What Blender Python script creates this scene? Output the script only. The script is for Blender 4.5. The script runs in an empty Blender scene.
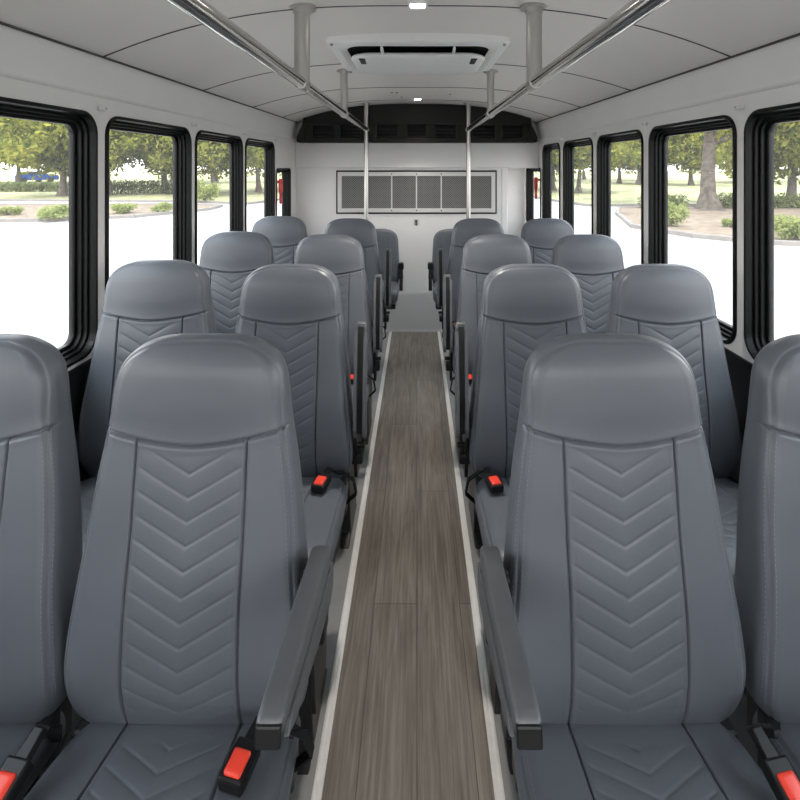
import bpy, bmesh, math, random
import numpy as np
from mathutils import Vector, Matrix, Euler
PI = math.pi
rnd = random.Random(7)
S = bpy.context.scene
COL = S.collection

# ------------------------------------------------------------------ materials
def new_mat(name):
    m = bpy.data.materials.new(name); m.use_nodes = True
    nt = m.node_tree
    return m, nt, nt.nodes['Principled BSDF']

def basic(name, rgb, rough=0.5, metal=0.0, spec=0.5, var=0.0, vscale=20.0, bump=0.0, bscale=200.0):
    m, nt, b = new_mat(name)
    b.inputs['Base Color'].default_value = (*rgb, 1)
    b.inputs['Roughness'].default_value = rough
    b.inputs['Metallic'].default_value = metal
    b.inputs['Specular IOR Level'].default_value = spec
    tc = nt.nodes.new('ShaderNodeTexCoord')
    if var > 0:
        n = nt.nodes.new('ShaderNodeTexNoise'); n.inputs['Scale'].default_value = vscale
        n.inputs['Detail'].default_value = 4
        nt.links.new(tc.outputs['Object'], n.inputs['Vector'])
        r = nt.nodes.new('ShaderNodeValToRGB')
        r.color_ramp.elements[0].position = 0.3; r.color_ramp.elements[1].position = 0.7
        r.color_ramp.elements[0].color = (*[c*(1-var) for c in rgb], 1)
        r.color_ramp.elements[1].color = (*[min(1, c*(1+var)) for c in rgb], 1)
        nt.links.new(n.outputs['Fac'], r.inputs['Fac'])
        nt.links.new(r.outputs['Color'], b.inputs['Base Color'])
    if bump > 0:
        n2 = nt.nodes.new('ShaderNodeTexNoise'); n2.inputs['Scale'].default_value = bscale
        nt.links.new(tc.outputs['Object'], n2.inputs['Vector'])
        bp = nt.nodes.new('ShaderNodeBump'); bp.inputs['Strength'].default_value = bump
        bp.inputs['Distance'].default_value = 0.002
        nt.links.new(n2.outputs['Fac'], bp.inputs['Height'])
        nt.links.new(bp.outputs['Normal'], b.inputs['Normal'])
    return m

VINYL = basic('grey_vinyl', (0.106, 0.115, 0.133), 0.38, 0, 0.5, 0.05, 6, 0.10, 420)
THREAD = basic('grey_thread', (0.20, 0.21, 0.23), 0.7)
BLACKP = basic('black_plastic', (0.008, 0.008, 0.0085), 0.36, 0, 0.3, 0.1, 30)
ARMGREY = basic('armrest_grey', (0.092, 0.096, 0.103), 0.38, 0, 0.5, 0.05, 30, 0.12, 500)
REDB = basic('buckle_red', (0.80, 0.055, 0.03), 0.30)
WEB = basic('belt_webbing', (0.010, 0.010, 0.011), 0.75, 0, 0.2)
LEGM = basic('black_steel', (0.03, 0.03, 0.032), 0.4, 0.3)
WALLM = basic('wall_panel', (0.76, 0.745, 0.725), 0.38, 0, 0.4, 0.02, 3)
CEILM = basic('ceiling_panel', (0.82, 0.79, 0.755), 0.5, 0, 0.3, 0.02, 2, 0.08, 300)
PARTM = basic('partition_panel', (0.76, 0.745, 0.735), 0.45, 0, 0.4, 0.02, 3)
KICKM = basic('kick_panel', (0.56, 0.555, 0.55), 0.45, 0, 0.4, 0.03, 3)
RUBBER = basic('black_window_frame', (0.0055, 0.0055, 0.0058), 0.40, 0, 0.16, 0.1, 30)
SEAMM = basic('dark_seam', (0.07, 0.068, 0.065), 0.6)
SCREW = basic('screw_metal', (0.5, 0.5, 0.5), 0.35, 0.9)
CLIPM = basic('pale_clip', (0.72, 0.71, 0.69), 0.35)
ACW = basic('white_plastic', (0.90, 0.89, 0.88), 0.35, 0, 0.5)
DARK = basic('shade_and_screw_black', (0.004, 0.004, 0.004), 0.7, 0, 0.1)  # screw colour, also stands in for shade inside the air slot
VENTB = basic('vent_housing', (0.013, 0.0125, 0.012), 0.5, 0, 0.22, 0.1, 10)
LOUV = basic('vent_louvre', (0.004, 0.004, 0.004), 0.5)
TRIMW = basic('trim_aluminium', (0.86, 0.84, 0.81), 0.35, 0.0, 0.5, 0.04, 30)
SIDEFL = basic('side_floor_vinyl', (0.30, 0.30, 0.295), 0.35, 0, 0.5, 0.08, 8)
ALU = basic('grille_frame', (0.62, 0.61, 0.60), 0.4, 0.2)
REDH = basic('red_handle', (0.62, 0.035, 0.03), 0.4)
ASPH = basic('pale_concrete', (0.28, 0.272, 0.262), 0.85, 0, 0.2, 0.10, 0.6)
KERBM = basic('kerb_concrete', (0.17, 0.155, 0.145), 0.85, 0, 0.2, 0.12, 3)
MULCH = basic('mulch', (0.165, 0.130, 0.100), 0.95, 0, 0.1, 0.28, 2.5, 0.6, 12)
LAWNM = basic('lawn_grass', (0.23, 0.228, 0.125), 0.95, 0, 0.1, 0.30, 0.7, 0.5, 9)
BARK = basic('bark', (0.10, 0.084, 0.070), 0.9, 0, 0.1, 0.40, 5, 0.8, 14)
CARB = basic('car_blue', (0.02, 0.07, 0.30), 0.25, 0.2)
CARW = basic('car_window', (0.03, 0.035, 0.04), 0.1)
TYRE = basic('tyre_rubber', (0.015, 0.015, 0.015), 0.8)

def brushed(nm, rough):
    m, nt, b = new_mat(nm)
    b.inputs['Metallic'].default_value = 1.0
    b.inputs['Roughness'].default_value = rough
    tc = nt.nodes.new('ShaderNodeTexCoord')
    mp = nt.nodes.new('ShaderNodeMapping'); mp.inputs['Scale'].default_value = (300, 3, 3)
    n = nt.nodes.new('ShaderNodeTexNoise'); n.inputs['Scale'].default_value = 1
    nt.links.new(tc.outputs['Object'], mp.inputs[0]); nt.links.new(mp.outputs[0], n.inputs['Vector'])
    r = nt.nodes.new('ShaderNodeValToRGB')
    r.color_ramp.elements[0].color = (0.50, 0.485, 0.465, 1)
    r.color_ramp.elements[1].color = (0.58, 0.56, 0.54, 1)
    nt.links.new(n.outputs['Fac'], r.inputs['Fac'])
    nt.links.new(r.outputs['Color'], b.inputs['Base Color'])
    return m
STEEL = brushed('brushed_steel', 0.31)
STEELR = brushed('polished_steel', 0.13)

def planks():
    m, nt, b = new_mat('wood_planks')
    L = nt.links.new; N = nt.nodes.new
    tc = N('ShaderNodeTexCoord')
    mp = N('ShaderNodeMapping'); mp.inputs['Rotation'].default_value = (0, 0, PI/2)
    mp.inputs['Location'].default_value = (0.55, 0.0, 0)
    L(tc.outputs['Object'], mp.inputs['Vector'])
    br = N('ShaderNodeTexBrick')
    br.inputs['Scale'].default_value = 1.0
    br.inputs['Brick Width'].default_value = 1.25
    br.inputs['Row Height'].default_value = 0.1535
    br.inputs['Mortar Size'].default_value = 0.0016
    br.inputs['Mortar Smooth'].default_value = 0.3
    br.inputs['Color1'].default_value = (0.250, 0.224, 0.197, 1)
    br.inputs['Color2'].default_value = (0.205, 0.182, 0.159, 1)
    br.inputs['Mortar'].default_value = (0.09, 0.076, 0.066, 1)
    L(mp.outputs['Vector'], br.inputs['Vector'])
    # long grain streaks
    mg = N('ShaderNodeMapping'); mg.inputs['Scale'].default_value = (95, 3.2, 1)
    L(tc.outputs['Object'], mg.inputs['Vector'])
    ng = N('ShaderNodeTexNoise'); ng.inputs['Scale'].default_value = 1.0
    ng.inputs['Detail'].default_value = 8; ng.inputs['Roughness'].default_value = 0.65
    ng.inputs['Distortion'].default_value = 0.6
    L(mg.outputs['Vector'], ng.inputs['Vector'])
    rg = N('ShaderNodeValToRGB')
    rg.color_ramp.elements[0].position = 0.28; rg.color_ramp.elements[0].color = (0.52, 0.50, 0.48, 1)
    rg.color_ramp.elements[1].position = 0.70; rg.color_ramp.elements[1].color = (1.28, 1.27, 1.26, 1)
    L(ng.outputs['Fac'], rg.inputs['Fac'])
    # broad figure with knots
    mk = N('ShaderNodeMapping'); mk.inputs['Scale'].default_value = (13, 2.2, 1)
    L(tc.outputs['Object'], mk.inputs['Vector'])
    nk = N('ShaderNodeTexNoise'); nk.inputs['Scale'].default_value = 1.0
    nk.inputs['Detail'].default_value = 3; nk.inputs['Distortion'].default_value = 1.5
    L(mk.outputs['Vector'], nk.inputs['Vector'])
    rk = N('ShaderNodeValToRGB')
    rk.color_ramp.elements[0].position = 0.3; rk.color_ramp.elements[0].color = (0.78, 0.76, 0.74, 1)
    rk.color_ramp.elements[1].position = 0.65; rk.color_ramp.elements[1].color = (1.1, 1.1, 1.1, 1)
    L(nk.outputs['Fac'], rk.inputs['Fac'])
    m1 = N('ShaderNodeMix'); m1.data_type = 'RGBA'; m1.blend_type = 'MULTIPLY'; m1.inputs[0].default_value = 1
    L(br.outputs['Color'], m1.inputs[6]); L(rg.outputs['Color'], m1.inputs[7])
    m2 = N('ShaderNodeMix'); m2.data_type = 'RGBA'; m2.blend_type = 'MULTIPLY'; m2.inputs[0].default_value = 1
    L(m1.outputs[2], m2.inputs[6]); L(rk.outputs['Color'], m2.inputs[7])
    L(m2.outputs[2], b.inputs['Base Color'])
    b.inputs['Roughness'].default_value = 0.42
    bp = N('ShaderNodeBump'); bp.inputs['Strength'].default_value = 0.15; bp.inputs['Distance'].default_value = 0.002
    L(ng.outputs['Fac'], bp.inputs['Height']); L(bp.outputs['Normal'], b.inputs['Normal'])
    return m
PLANK = planks()

def perforated():
    m, nt, b = new_mat('perforated_steel')
    L = nt.links.new; N = nt.nodes.new
    tc = N('ShaderNodeTexCoord')
    sx = N('ShaderNodeSeparateXYZ'); L(tc.outputs['Object'], sx.inputs[0])
    def mth(op, a, bb=None):
        n = N('ShaderNodeMath'); n.operation = op
        for i, v in enumerate((a, bb)):
            if v is None: continue
            if isinstance(v, (int, float)): n.inputs[i].default_value = v
            else: L(v, n.inputs[i])
        return n.outputs[0]
    k = 2*PI/0.022
    a = mth('SINE', mth('MULTIPLY', sx.outputs['X'], k))
    c = mth('SINE', mth('MULTIPLY', sx.outputs['Z'], k))
    pr = mth('MULTIPLY', a, c)
    hole = mth('GREATER_THAN', pr, 0.04)
    mx = N('ShaderNodeMix'); mx.data_type = 'RGBA'
    L(hole, mx.inputs[0])
    mx.inputs[6].default_value = (0.21, 0.207, 0.203, 1); mx.inputs[7].default_value = (0.05, 0.05, 0.05, 1)
    L(mx.outputs[2], b.inputs['Base Color'])
    b.inputs['Roughness'].default_value = 0.5
    return m
PERF = perforated()

def glass_mat():
    m = bpy.data.materials.new('window_glass'); m.use_nodes = True
    nt = m.node_tree; nt.nodes.clear(); N = nt.nodes.new; L = nt.links.new
    out = N('ShaderNodeOutputMaterial')
    tr = N('ShaderNodeBsdfTransparent'); tr.inputs[0].default_value = (0.955, 0.955, 0.95, 1)
    gl = N('ShaderNodeBsdfGlossy'); gl.inputs['Roughness'].default_value = 0.02
    df = N('ShaderNodeBsdfTranslucent'); df.inputs[0].default_value = (0.9, 0.9, 0.9, 1)  # pale translucent share puts a flare haze into the glass
    lw = N('ShaderNodeLayerWeight'); lw.inputs['Blend'].default_value = 0.5
    pw = N('ShaderNodeMath'); pw.operation = 'POWER'; L(lw.outputs['Facing'], pw.inputs[0]); pw.inputs[1].default_value = 5.0
    fr = N('ShaderNodeMath'); fr.operation = 'MULTIPLY_ADD'; L(pw.outputs[0], fr.inputs[0])
    fr.inputs[1].default_value = 0.35; fr.inputs[2].default_value = 0.025
    m1 = N('ShaderNodeMixShader'); m1.inputs[0].default_value = 0.014
    L(tr.outputs[0], m1.inputs[1]); L(df.outputs[0], m1.inputs[2])
    m2 = N('ShaderNodeMixShader'); L(fr.outputs[0], m2.inputs[0])
    L(m1.outputs[0], m2.inputs[1]); L(gl.outputs[0], m2.inputs[2])
    L(m2.outputs[0], out.inputs[0])
    return m
GLASS = glass_mat()

def leaf_mat(name, c1, c2):
    m = bpy.data.materials.new(name); m.use_nodes = True
    nt = m.node_tree; nt.nodes.clear(); N = nt.nodes.new; L = nt.links.new
    out = N('ShaderNodeOutputMaterial')
    tc = N('ShaderNodeTexCoord'); no = N('ShaderNodeTexNoise'); no.inputs['Scale'].default_value = 1.3
    no.inputs['Detail'].default_value = 5
    L(tc.outputs['Object'], no.inputs['Vector'])
    r = N('ShaderNodeValToRGB'); r.color_ramp.elements[0].position = 0.35; r.color_ramp.elements[1].position = 0.68
    r.color_ramp.elements[0].color = (*c1, 1); r.color_ramp.elements[1].color = (*c2, 1)
    L(no.outputs['Fac'], r.inputs['Fac'])
    d = N('ShaderNodeBsdfDiffuse'); t = N('ShaderNodeBsdfTranslucent')
    L(r.outputs['Color'], d.inputs[0]); L(r.outputs['Color'], t.inputs[0])
    mx = N('ShaderNodeMixShader'); mx.inputs[0].default_value = 0.45
    L(d.outputs[0], mx.inputs[1]); L(t.outputs[0], mx.inputs[2]); L(mx.outputs[0], out.inputs[0])
    return m
LEAF = leaf_mat('tree_leaves', (0.060, 0.085, 0.018), (0.36, 0.35, 0.075))
BUSHL = leaf_mat('bush_leaves', (0.16, 0.20, 0.06), (0.34, 0.36, 0.14))
HEDGEL = leaf_mat('hedge_leaves', (0.07, 0.09, 0.035), (0.20, 0.22, 0.09))

def emis(name, rgb, s):
    m, nt, b = new_mat(name)
    b.inputs['Base Color'].default_value = (*rgb, 1)
    b.inputs['Emission Color'].default_value = (*rgb, 1)
    b.inputs['Emission Strength'].default_value = s
    return m
LED = emis('led_lens', (1, 0.97, 0.92), 14)

# ------------------------------------------------------------------ mesh helpers
def mesh_from(name, verts, faces, mats, fmat=None, smooth=True):
    me = bpy.data.meshes.new(name)
    me.from_pydata([tuple(v) for v in verts], [], faces)
    for m in (mats if isinstance(mats, (list, tuple)) else [mats]): me.materials.append(m)
    if fmat is not None:
        me.polygons.foreach_set('material_index', fmat)
    if smooth:
        me.polygons.foreach_set('use_smooth', [True]*len(me.polygons))
    me.update()
    return me

def link(name, me, parent=None, loc=(0,0,0), rot=(0,0,0)):
    o = bpy.data.objects.new(name, me); COL.objects.link(o)
    o.location = loc; o.rotation_euler = rot
    if parent is not None: o.parent = parent
    return o

class MB:
    def __init__(s): s.v = []; s.f = []; s.m = []; s.sm = []
    def add(s, vs, fs, mi=0, smooth=False):
        b = len(s.v); s.v += [tuple(v) for v in vs]
        for f in fs: s.f.append(tuple(i+b for i in f)); s.m.append(mi); s.sm.append(smooth)
        return s
    def bm(s, bm, mi=0, M=None, smooth=False):
        bm.verts.ensure_lookup_table(); bm.verts.index_update()
        vs = [(M @ v.co if M else v.co) for v in bm.verts]
        s.add(vs, [[v.index for v in f.verts] for f in bm.faces], mi, smooth); bm.free(); return s
    def box(s, lo, hi, bev=0.0, mi=0, M=None, seg=2):
        bm = bmesh.new(); bmesh.ops.create_cube(bm, size=1)
        for v in bm.verts:
            v.co = Vector([lo[i] + (v.co[i]+.5)*(hi[i]-lo[i]) for i in range(3)])
        if bev > 0:
            bmesh.ops.bevel(bm, geom=bm.edges[:], offset=bev, segments=seg, affect='EDGES', profile=0.5)
        return s.bm(bm, mi, M, smooth=False)
    def prism(s, pts, z0, z1, ax, mi=0, bev=0.0, M=None):
        """pts 2-D polygon, extruded along axis ax"""
        bm = bmesh.new()
        def mk(p, z):
            if ax == 0: return (z, p[0], p[1])
            if ax == 1: return (p[0], z, p[1])
            return (p[0], p[1], z)
        a = [bm.verts.new(mk(p, z0)) for p in pts]; b = [bm.verts.new(mk(p, z1)) for p in pts]
        bm.faces.new(a); bm.faces.new(list(reversed(b)))
        n = len(pts)
        for i in range(n): bm.faces.new((a[i], b[i], b[(i+1)%n], a[(i+1)%n]))
        bmesh.ops.recalc_face_normals(bm, faces=bm.faces[:])
        if bev > 0: bmesh.ops.bevel(bm, geom=bm.edges[:], offset=bev, segments=2, affect='EDGES', profile=0.5)
        return s.bm(bm, mi, M)
    def tube(s, path, r, n=16, mi=0, caps=True):
        P = [Vector([float(c) for c in p]) for p in path]
        R = [float(q) for q in r] if isinstance(r, (list, tuple)) else [float(r)]*len(P)
        rings = []; up = None
        for i, p in enumerate(P):
            t = (P[min(i+1, len(P)-1)] - P[max(i-1, 0)]).normalized()
            if up is None:
                up = Vector((0,0,1)) if abs(t.z) < .9 else Vector((1,0,0))
            a = (up - t*up.dot(t)).normalized(); b = t.cross(a); up = a
            rings.append([p + R[i]*(a*math.cos(2*PI*k/n) + b*math.sin(2*PI*k/n)) for k in range(n)])
        vs = [v for q in rings for v in q]
        fs = []
        for i in range(len(P)-1):
            for k in range(n):
                k2 = (k+1) % n
                fs.append((i*n+k, i*n+k2, (i+1)*n+k2, (i+1)*n+k))
        s.add(vs, fs, mi, True)
        if caps:
            s.add(rings[0], [tuple(reversed(range(n)))], mi); s.add(rings[-1], [tuple(range(n))], mi)
        return s
    def loops(s, loops, mi=0, smooth=False, cap0=False, cap1=False):
        n = len(loops[0]); vs = [p for l in loops for p in l]; fs = []
        for i in range(len(loops)-1):
            for k in range(n):
                k2 = (k+1) % n
                fs.append((i*n+k, i*n+k2, (i+1)*n+k2, (i+1)*n+k))
        if cap0: fs.append(tuple(reversed(range(n))))
        if cap1: fs.append(tuple((len(loops)-1)*n+k for k in range(n)))
        return s.add(vs, fs, mi, smooth)
    def mesh(s, name, mats, fix=True):
        me = bpy.data.meshes.new(name)
        me.from_pydata(s.v, [], s.f)
        for m in (mats if isinstance(mats, (list, tuple)) else [mats]): me.materials.append(m)
        me.polygons.foreach_set('material_index', s.m)
        me.polygons.foreach_set('use_smooth', s.sm)
        if fix:
            bm = bmesh.new(); bm.from_mesh(me)
            bmesh.ops.recalc_face_normals(bm, faces=bm.faces[:])
            bm.to_mesh(me); bm.free()
        me.update(); return me
    def build(s, name, mats, parent=None, loc=(0,0,0), rot=(0,0,0), fix=True):
        return link(name, s.mesh(name, mats, fix), parent, loc, rot)

def rrect(a0, a1, b0, b1, r, seg=8):
    """rounded rectangle outline, counter-clockwise"""
    out = []
    r = max(r, 1e-4)
    for cx, cy, t0 in ((a1-r, b0+r, -PI/2), (a1-r, b1-r, 0), (a0+r, b1-r, PI/2), (a0+r, b0+r, PI)):
        for k in range(seg+1):
            t = t0 + (PI/2)*k/seg
            out.append((cx + r*math.cos(t), cy + r*math.sin(t)))
    return out

def thing(name, label, cat, loc=(0,0,0), rot=(0,0,0), group=None):
    o = bpy.data.objects.new(name, None); COL.objects.link(o)
    o.empty_display_size = 0.1
    o.location = loc; o.rotation_euler = rot
    o['label'] = label; o['category'] = cat
    if group: o['group'] = group
    return o

def tag(o, label=None, cat=None, group=None, kind=None):
    if label: o['label'] = label
    if cat: o['category'] = cat
    if group: o['group'] = group
    if kind: o['kind'] = kind
    return o

def struct(o, label=None, cat=None):
    o['kind'] = 'structure'
    if label: o['label'] = label
    if cat: o['category'] = cat
    return o

def copy_tree(o, parent=None):
    c = o.copy(); COL.objects.link(c)
    if parent is not None:
        c.parent = parent; c.matrix_parent_inverse = o.matrix_parent_inverse.copy()
    for ch in list(o.children): copy_tree(ch, c)
    return c

def holed_slab(outer, holes, half, bevel):
    """2-D outline with holes -> mesh slab (local x,y = outline, z = thickness)"""
    cu = bpy.data.curves.new('outline', 'CURVE'); cu.dimensions = '2D'; cu.fill_mode = 'BOTH'
    for lp in [outer] + holes:
        sp = cu.splines.new('POLY'); sp.points.add(len(lp)-1)
        for p, q in zip(sp.points, lp): p.co = (q[0], q[1], 0, 1)
        sp.use_cyclic_u = True
    cu.extrude = half; cu.bevel_depth = bevel; cu.bevel_resolution = 2
    t = bpy.data.objects.new('outline', cu); COL.objects.link(t)
    dg = bpy.context.evaluated_depsgraph_get(); dg.update()
    me = bpy.data.meshes.new_from_object(t.evaluated_get(dg))
    vs = [v.co.copy() for v in me.vertices]; fs = [tuple(p.vertices) for p in me.polygons]
    bpy.data.objects.remove(t); bpy.data.curves.remove(cu); bpy.data.meshes.remove(me)
    return vs, fs

# ------------------------------------------------------------------ camera
CZ = 1.58
cam = bpy.data.cameras.new('camera'); cam.sensor_width = 36; cam.lens = 22.5
cam.shift_x = -0.02125; cam.shift_y = -0.2925; cam.clip_start = 0.02; cam.clip_end = 500
co = bpy.data.objects.new('camera', cam); COL.objects.link(co)
co.location = (0, 0, CZ); co.rotation_euler = (PI/2, 0, 0)
S.camera = co

# ------------------------------------------------------------------ room shell
WX = 1.15; Y0 = -1.7; Y1 = 5.42
FX0, FX1 = -0.251, 0.207      # plank aisle edges
mb = MB(); mb.box((-1.2, Y0, -0.06), (1.2, Y1, 0.0)); struct(mb.build('floor', SIDEFL), 'grey vinyl floor under the seats', 'floor')
mb = MB(); mb.box((FX0, Y0, 0.0), (FX1, 4.76, 0.004)); struct(mb.build('floor', PLANK), 'grey brown wood plank strip along the aisle', 'floor')
for i, x in enumerate((FX0, FX1)):
    mb = MB()
    mb.box((x-0.013, Y0, 0.0), (x+0.013, 4.755, 0.007), 0.002)
    mb.box((x-0.0095, Y0, 0.007), (x-0.0025, 4.755, 0.011), 0.0015)
    mb.box((x+0.0025, Y0, 0.007), (x+0.0095, 4.755, 0.011), 0.0015)
    struct(mb.build('trim_%d' % (i+1), TRIMW), 'bright metal edging strip along the %s side of the plank aisle' % ('left', 'right')[i], 'trim')

ZW0, ZW1 = 0.92, 1.768         # window opening heights
LW = [(-1.22, -0.50), (-0.44, 0.28), (0.34, 1.0), (1.06, 1.79), (1.845, 2.535), (2.59, 3.287), (3.343, 4.02)]
RW = [(-1.22, -0.50), (-0.44, 0.25), (0.31, 0.98), (1.04, 1.748), (1.80, 2.468), (2.54, 3.18), (3.265, 3.915), (4.015, 4.56)]
LS = [(4.08, 4.53, 1.0, 1.56)]
RS = [(4.64, 5.24, 1.0, 1.56)]
RC = 0.075

def edge_z(y): return 1.953 + 0.0068*y
def side_wall(name, sgn, big, small):
    holes = [rrect(a, b, ZW0, ZW1, RC) for a, b in big] + [rrect(a, b, c, d, 0.04) for a, b, c, d in small]
    vs, fs = holed_slab([(Y0, 0), (Y1, 0), (Y1, 1.835), (Y0, 1.835)], holes, 0.020, 0.007)
    mb = MB()
    mb.add([(sgn*(WX+0.027 + v.z), v.x, v.y) for v in vs], fs)
    # cove above the windows, leaning in to the ceiling edge
    prof = [(1.150, 1.828), (1.1495, 1.845), (1.146, 1.862), (1.138, 1.90), (1.128, 1.94), (1.118, None), (1.16, 2.03), (1.20, 1.83)]
    n = len(prof)
    loops = [[(sgn*p[0], y, p[1] if p[1] else edge_z(y)+.005) for p in prof] for y in (Y0, Y1)]
    mb.loops(loops, 0, True)
    o = mb.build(name, WALLM)
    return o
wl = struct(side_wall('wall_left', -1, LW, LS), 'pale grey left bus wall with a row of windows', 'wall')
wr = struct(side_wall('wall_right', 1, RW, RS), 'pale grey right bus wall with a row of windows', 'wall')

for i, sgn in enumerate((-1, 1)):
    mb = MB(); x0, x1 = sorted((sgn*1.1515, sgn*1.138)); mb.box((x0, Y0, 0.0), (x1, 4.72, ZW0-.016), 0.004)
    struct(mb.build('trim_%d' % (i+5), BLACKP), 'black lower wall panel below the %s windows' % ('left', 'right')[i], 'trim')
def window(idx, sgn, a, b, c, d, rc, where, handle=None, lean=1.0):
    root = bpy.data.objects.new('window_%d' % idx, None); COL.objects.link(root)
    root.empty_display_size = 0.1
    root.location = (sgn*WX, (a+b)/2, c)
    struct(root, 'black framed bus window, ' + where, 'window')
    ya, yb = -(b-a)/2, (b-a)/2; h = d-c
    prof = [(-0.003, 0.004), (-0.003, -0.006), (0.002, -0.009), (0.010, -0.008), (0.012, 0.004), (0.013, 0.016), (0.021, 0.016),
            (0.023, 0.018), (0.023, 0.030), (0.031, 0.030), (0.033, 0.032), (0.033, 0.046), (0.043, 0.046), (0.045, 0.049), (0.045, 0.066), (0.010, 0.070)]
    if lean < 1: prof = [(i*lean, x) for i, x in prof]
    mb = MB(); loops = []
    for ins, dx in prof:
        lp = rrect(ya+ins, yb-ins, ins, h-ins, max(rc-ins*0.9, 0.01))
        loops.append([(sgn*dx, p[0], p[1]) for p in lp])
    mb.loops(loops, 0, False)
    f = mb.build('window_frame', RUBBER, root)
    for i, p in enumerate(f.data.polygons): p.use_smooth = False
    g = 0.0445*lean
    lp = rrect(ya+g, yb-g, g, h-g, max(rc-g*.9, .01))
    mp = MB(); mp.loops([[(sgn*0.054, p[0], p[1]) for p in lp], [(sgn*0.058, p[0], p[1]) for p in lp]], 0, False, True, True)
    mp.build('pane', GLASS, f)
    if handle is not None:
        mh = MB(); hy, hz = handle
        x = -sgn*0.035
        mh.box((x-0.016, hy-0.018, hz-0.06), (x+0.016, hy+0.018, hz+0.055), 0.010)
        mh.box((x-0.010, hy-0.012, hz-0.15), (x+0.010, hy+0.012, hz-0.05), 0.007)
        mh.tube([(0, hy, hz+0.03), (x, hy, hz+0.03)], 0.010, 10)
        tag(mh.build('release_handle', REDH, root), 'red emergency release handle')
    return root
wi = 0
nm = ['behind the camera', 'beside the camera', 'just out of view beside the camera', 'beside the front row', 'beside the second row', 'beside the third row', 'beside the fourth row', 'last of the tall windows by the partition']
for i, (a, b) in enumerate(LW):
    wi += 1; window(wi, -1, a, b, ZW0, ZW1, RC, 'left wall, ' + nm[i])
wi += 1; window(wi, -1, *LS[0], 0.04, 'small, left wall, with a red handle', handle=(-0.215, 0.42), lean=0.8)
for i, (a, b) in enumerate(RW):
    wi += 1; window(wi, 1, a, b, ZW0, ZW1, RC, 'right wall, ' + nm[i])
wi += 1; window(wi, 1, *RS[0], 0.04, 'small, right wall behind the partition, with a red handle', handle=(-0.25, 0.42), lean=0.8)

# clips at the pillar tops
def clip(sgn, y, label):
    mb = MB()
    mb.box((-0.012 if sgn > 0 else 0, -0.020, -0.009), (0 if sgn > 0 else 0.012, 0.020, 0.009), 0.003)
    t = mb.build('pillar_clip', CLIPM, None, (sgn*(WX-0.0005), y, 1.79))
    tag(t, label, 'clip', 'small clips on the window pillars')
    ms = MB(); ms.tube([(-sgn*0.010, 0.013, 0), (-sgn*0.0145, 0.013, 0)], 0.0035, 8); ms.build('screw', SCREW, t)
ordn = ['first', 'second', 'third', 'fourth', 'fifth']
for i, y in enumerate((1.817, 2.562, 3.315, 4.05)):
    clip(-1, y, 'small pale clip above the %s pillar between the left windows' % ordn[i])
for i, y in enumerate((1.774, 2.504, 3.222, 3.965)):
    clip(1, y, 'small pale clip above the %s pillar between the right windows' % ordn[i])

# ceiling
def ceil_z(x, y):
    zc = 2.278 - 0.028*y
    u = min(abs(x)/1.125, 1)
    e = edge_z(y)
    return e + (zc-e)*(1-u**2.7)
mb = MB(); NX, NY = 48, 24
vs = []; fs = []
for j in range(NY+1):
    y = Y0 + (Y1-Y0)*j/NY
    for i in range(NX+1):
        x = -1.13 + 2.26*i/NX; vs.append((x, y, ceil_z(x, y)))
for j in range(NY):
    for i in range(NX):
        a = j*(NX+1)+i; fs.append((a, a+NX+1, a+NX+2, a+1))
n0 = len(vs)
mb.add(vs, fs, 0, True)
mb.box((-1.25, Y0, 2.34), (1.25, Y1, 2.40))          # roof skin above
ce = struct(mb.build('ceiling', CEILM, None, fix=False), 'pale grey vaulted bus ceiling with thin cross seams', 'ceiling')
for ys, bow in ((1.02, .16), (2.0, .22), (2.97, .36), (3.76, .36), (4.35, .2)):
    mb = MB()
    mb.tube([(x, ys-bow*(abs(x)/1.12)**2.2, ceil_z(x, ys-bow*(abs(x)/1.12)**2.2)-0.0005) for x in np.linspace(-1.118, 1.118, 61)], 0.0030, 6)
    mb.build('panel_seam', SEAMM, ce)
for x, y in ((-0.16, 3.98), (-0.13, 4.2), (0.27, 4.05), (-0.2, 3.98)):
    mb = MB(); mb.tube([(x, y, ceil_z(x, y)+.002), (x, y, ceil_z(x, y)-0.003)], 0.010, 10)
    mb.build('ceiling_screw', SEAMM, ce)
for i, sgn in enumerate((-1, 1)):
    mb = MB(); mb.tube([(sgn*1.117, Y0, edge_z(Y0)+.002), (sgn*1.117, 4.72, edge_z(4.72)+.002)], 0.0042, 8)
    struct(mb.build('trim_%d' % (i+3), SEAMM), 'dark joint line along the %s ceiling edge' % ('left', 'right')[i], 'trim')

# ceiling lamps
for i, (x, y) in enumerate(((0.003, 1.985), (0.006, 4.29))):
    z = ceil_z(x, y)
    t = thing('ceiling_light', ('small square ceiling lamp ahead of the air vent unit', 'small square ceiling lamp near the black rear vents')[i], 'ceiling light', (x, y, z))
    mb = MB(); mb.loops([[(p[0], p[1], dz) for p in rrect(-h, h, -h, h, 0.008, 4)] for h, dz in ((0.040, 0.004), (0.040, -0.006), (0.030, -0.008), (0.028, -0.003))])
    mb.build('lamp_frame', ACW, t)
    mb = MB(); mb.loops([[(p[0], p[1], dz) for p in rrect(-h, h, -h, h, 0.006, 4)] for h, dz in ((0.028, 0.002), (0.028, -0.005))], 0, False, True, True)
    mb.build('lens', LED, t)

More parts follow.
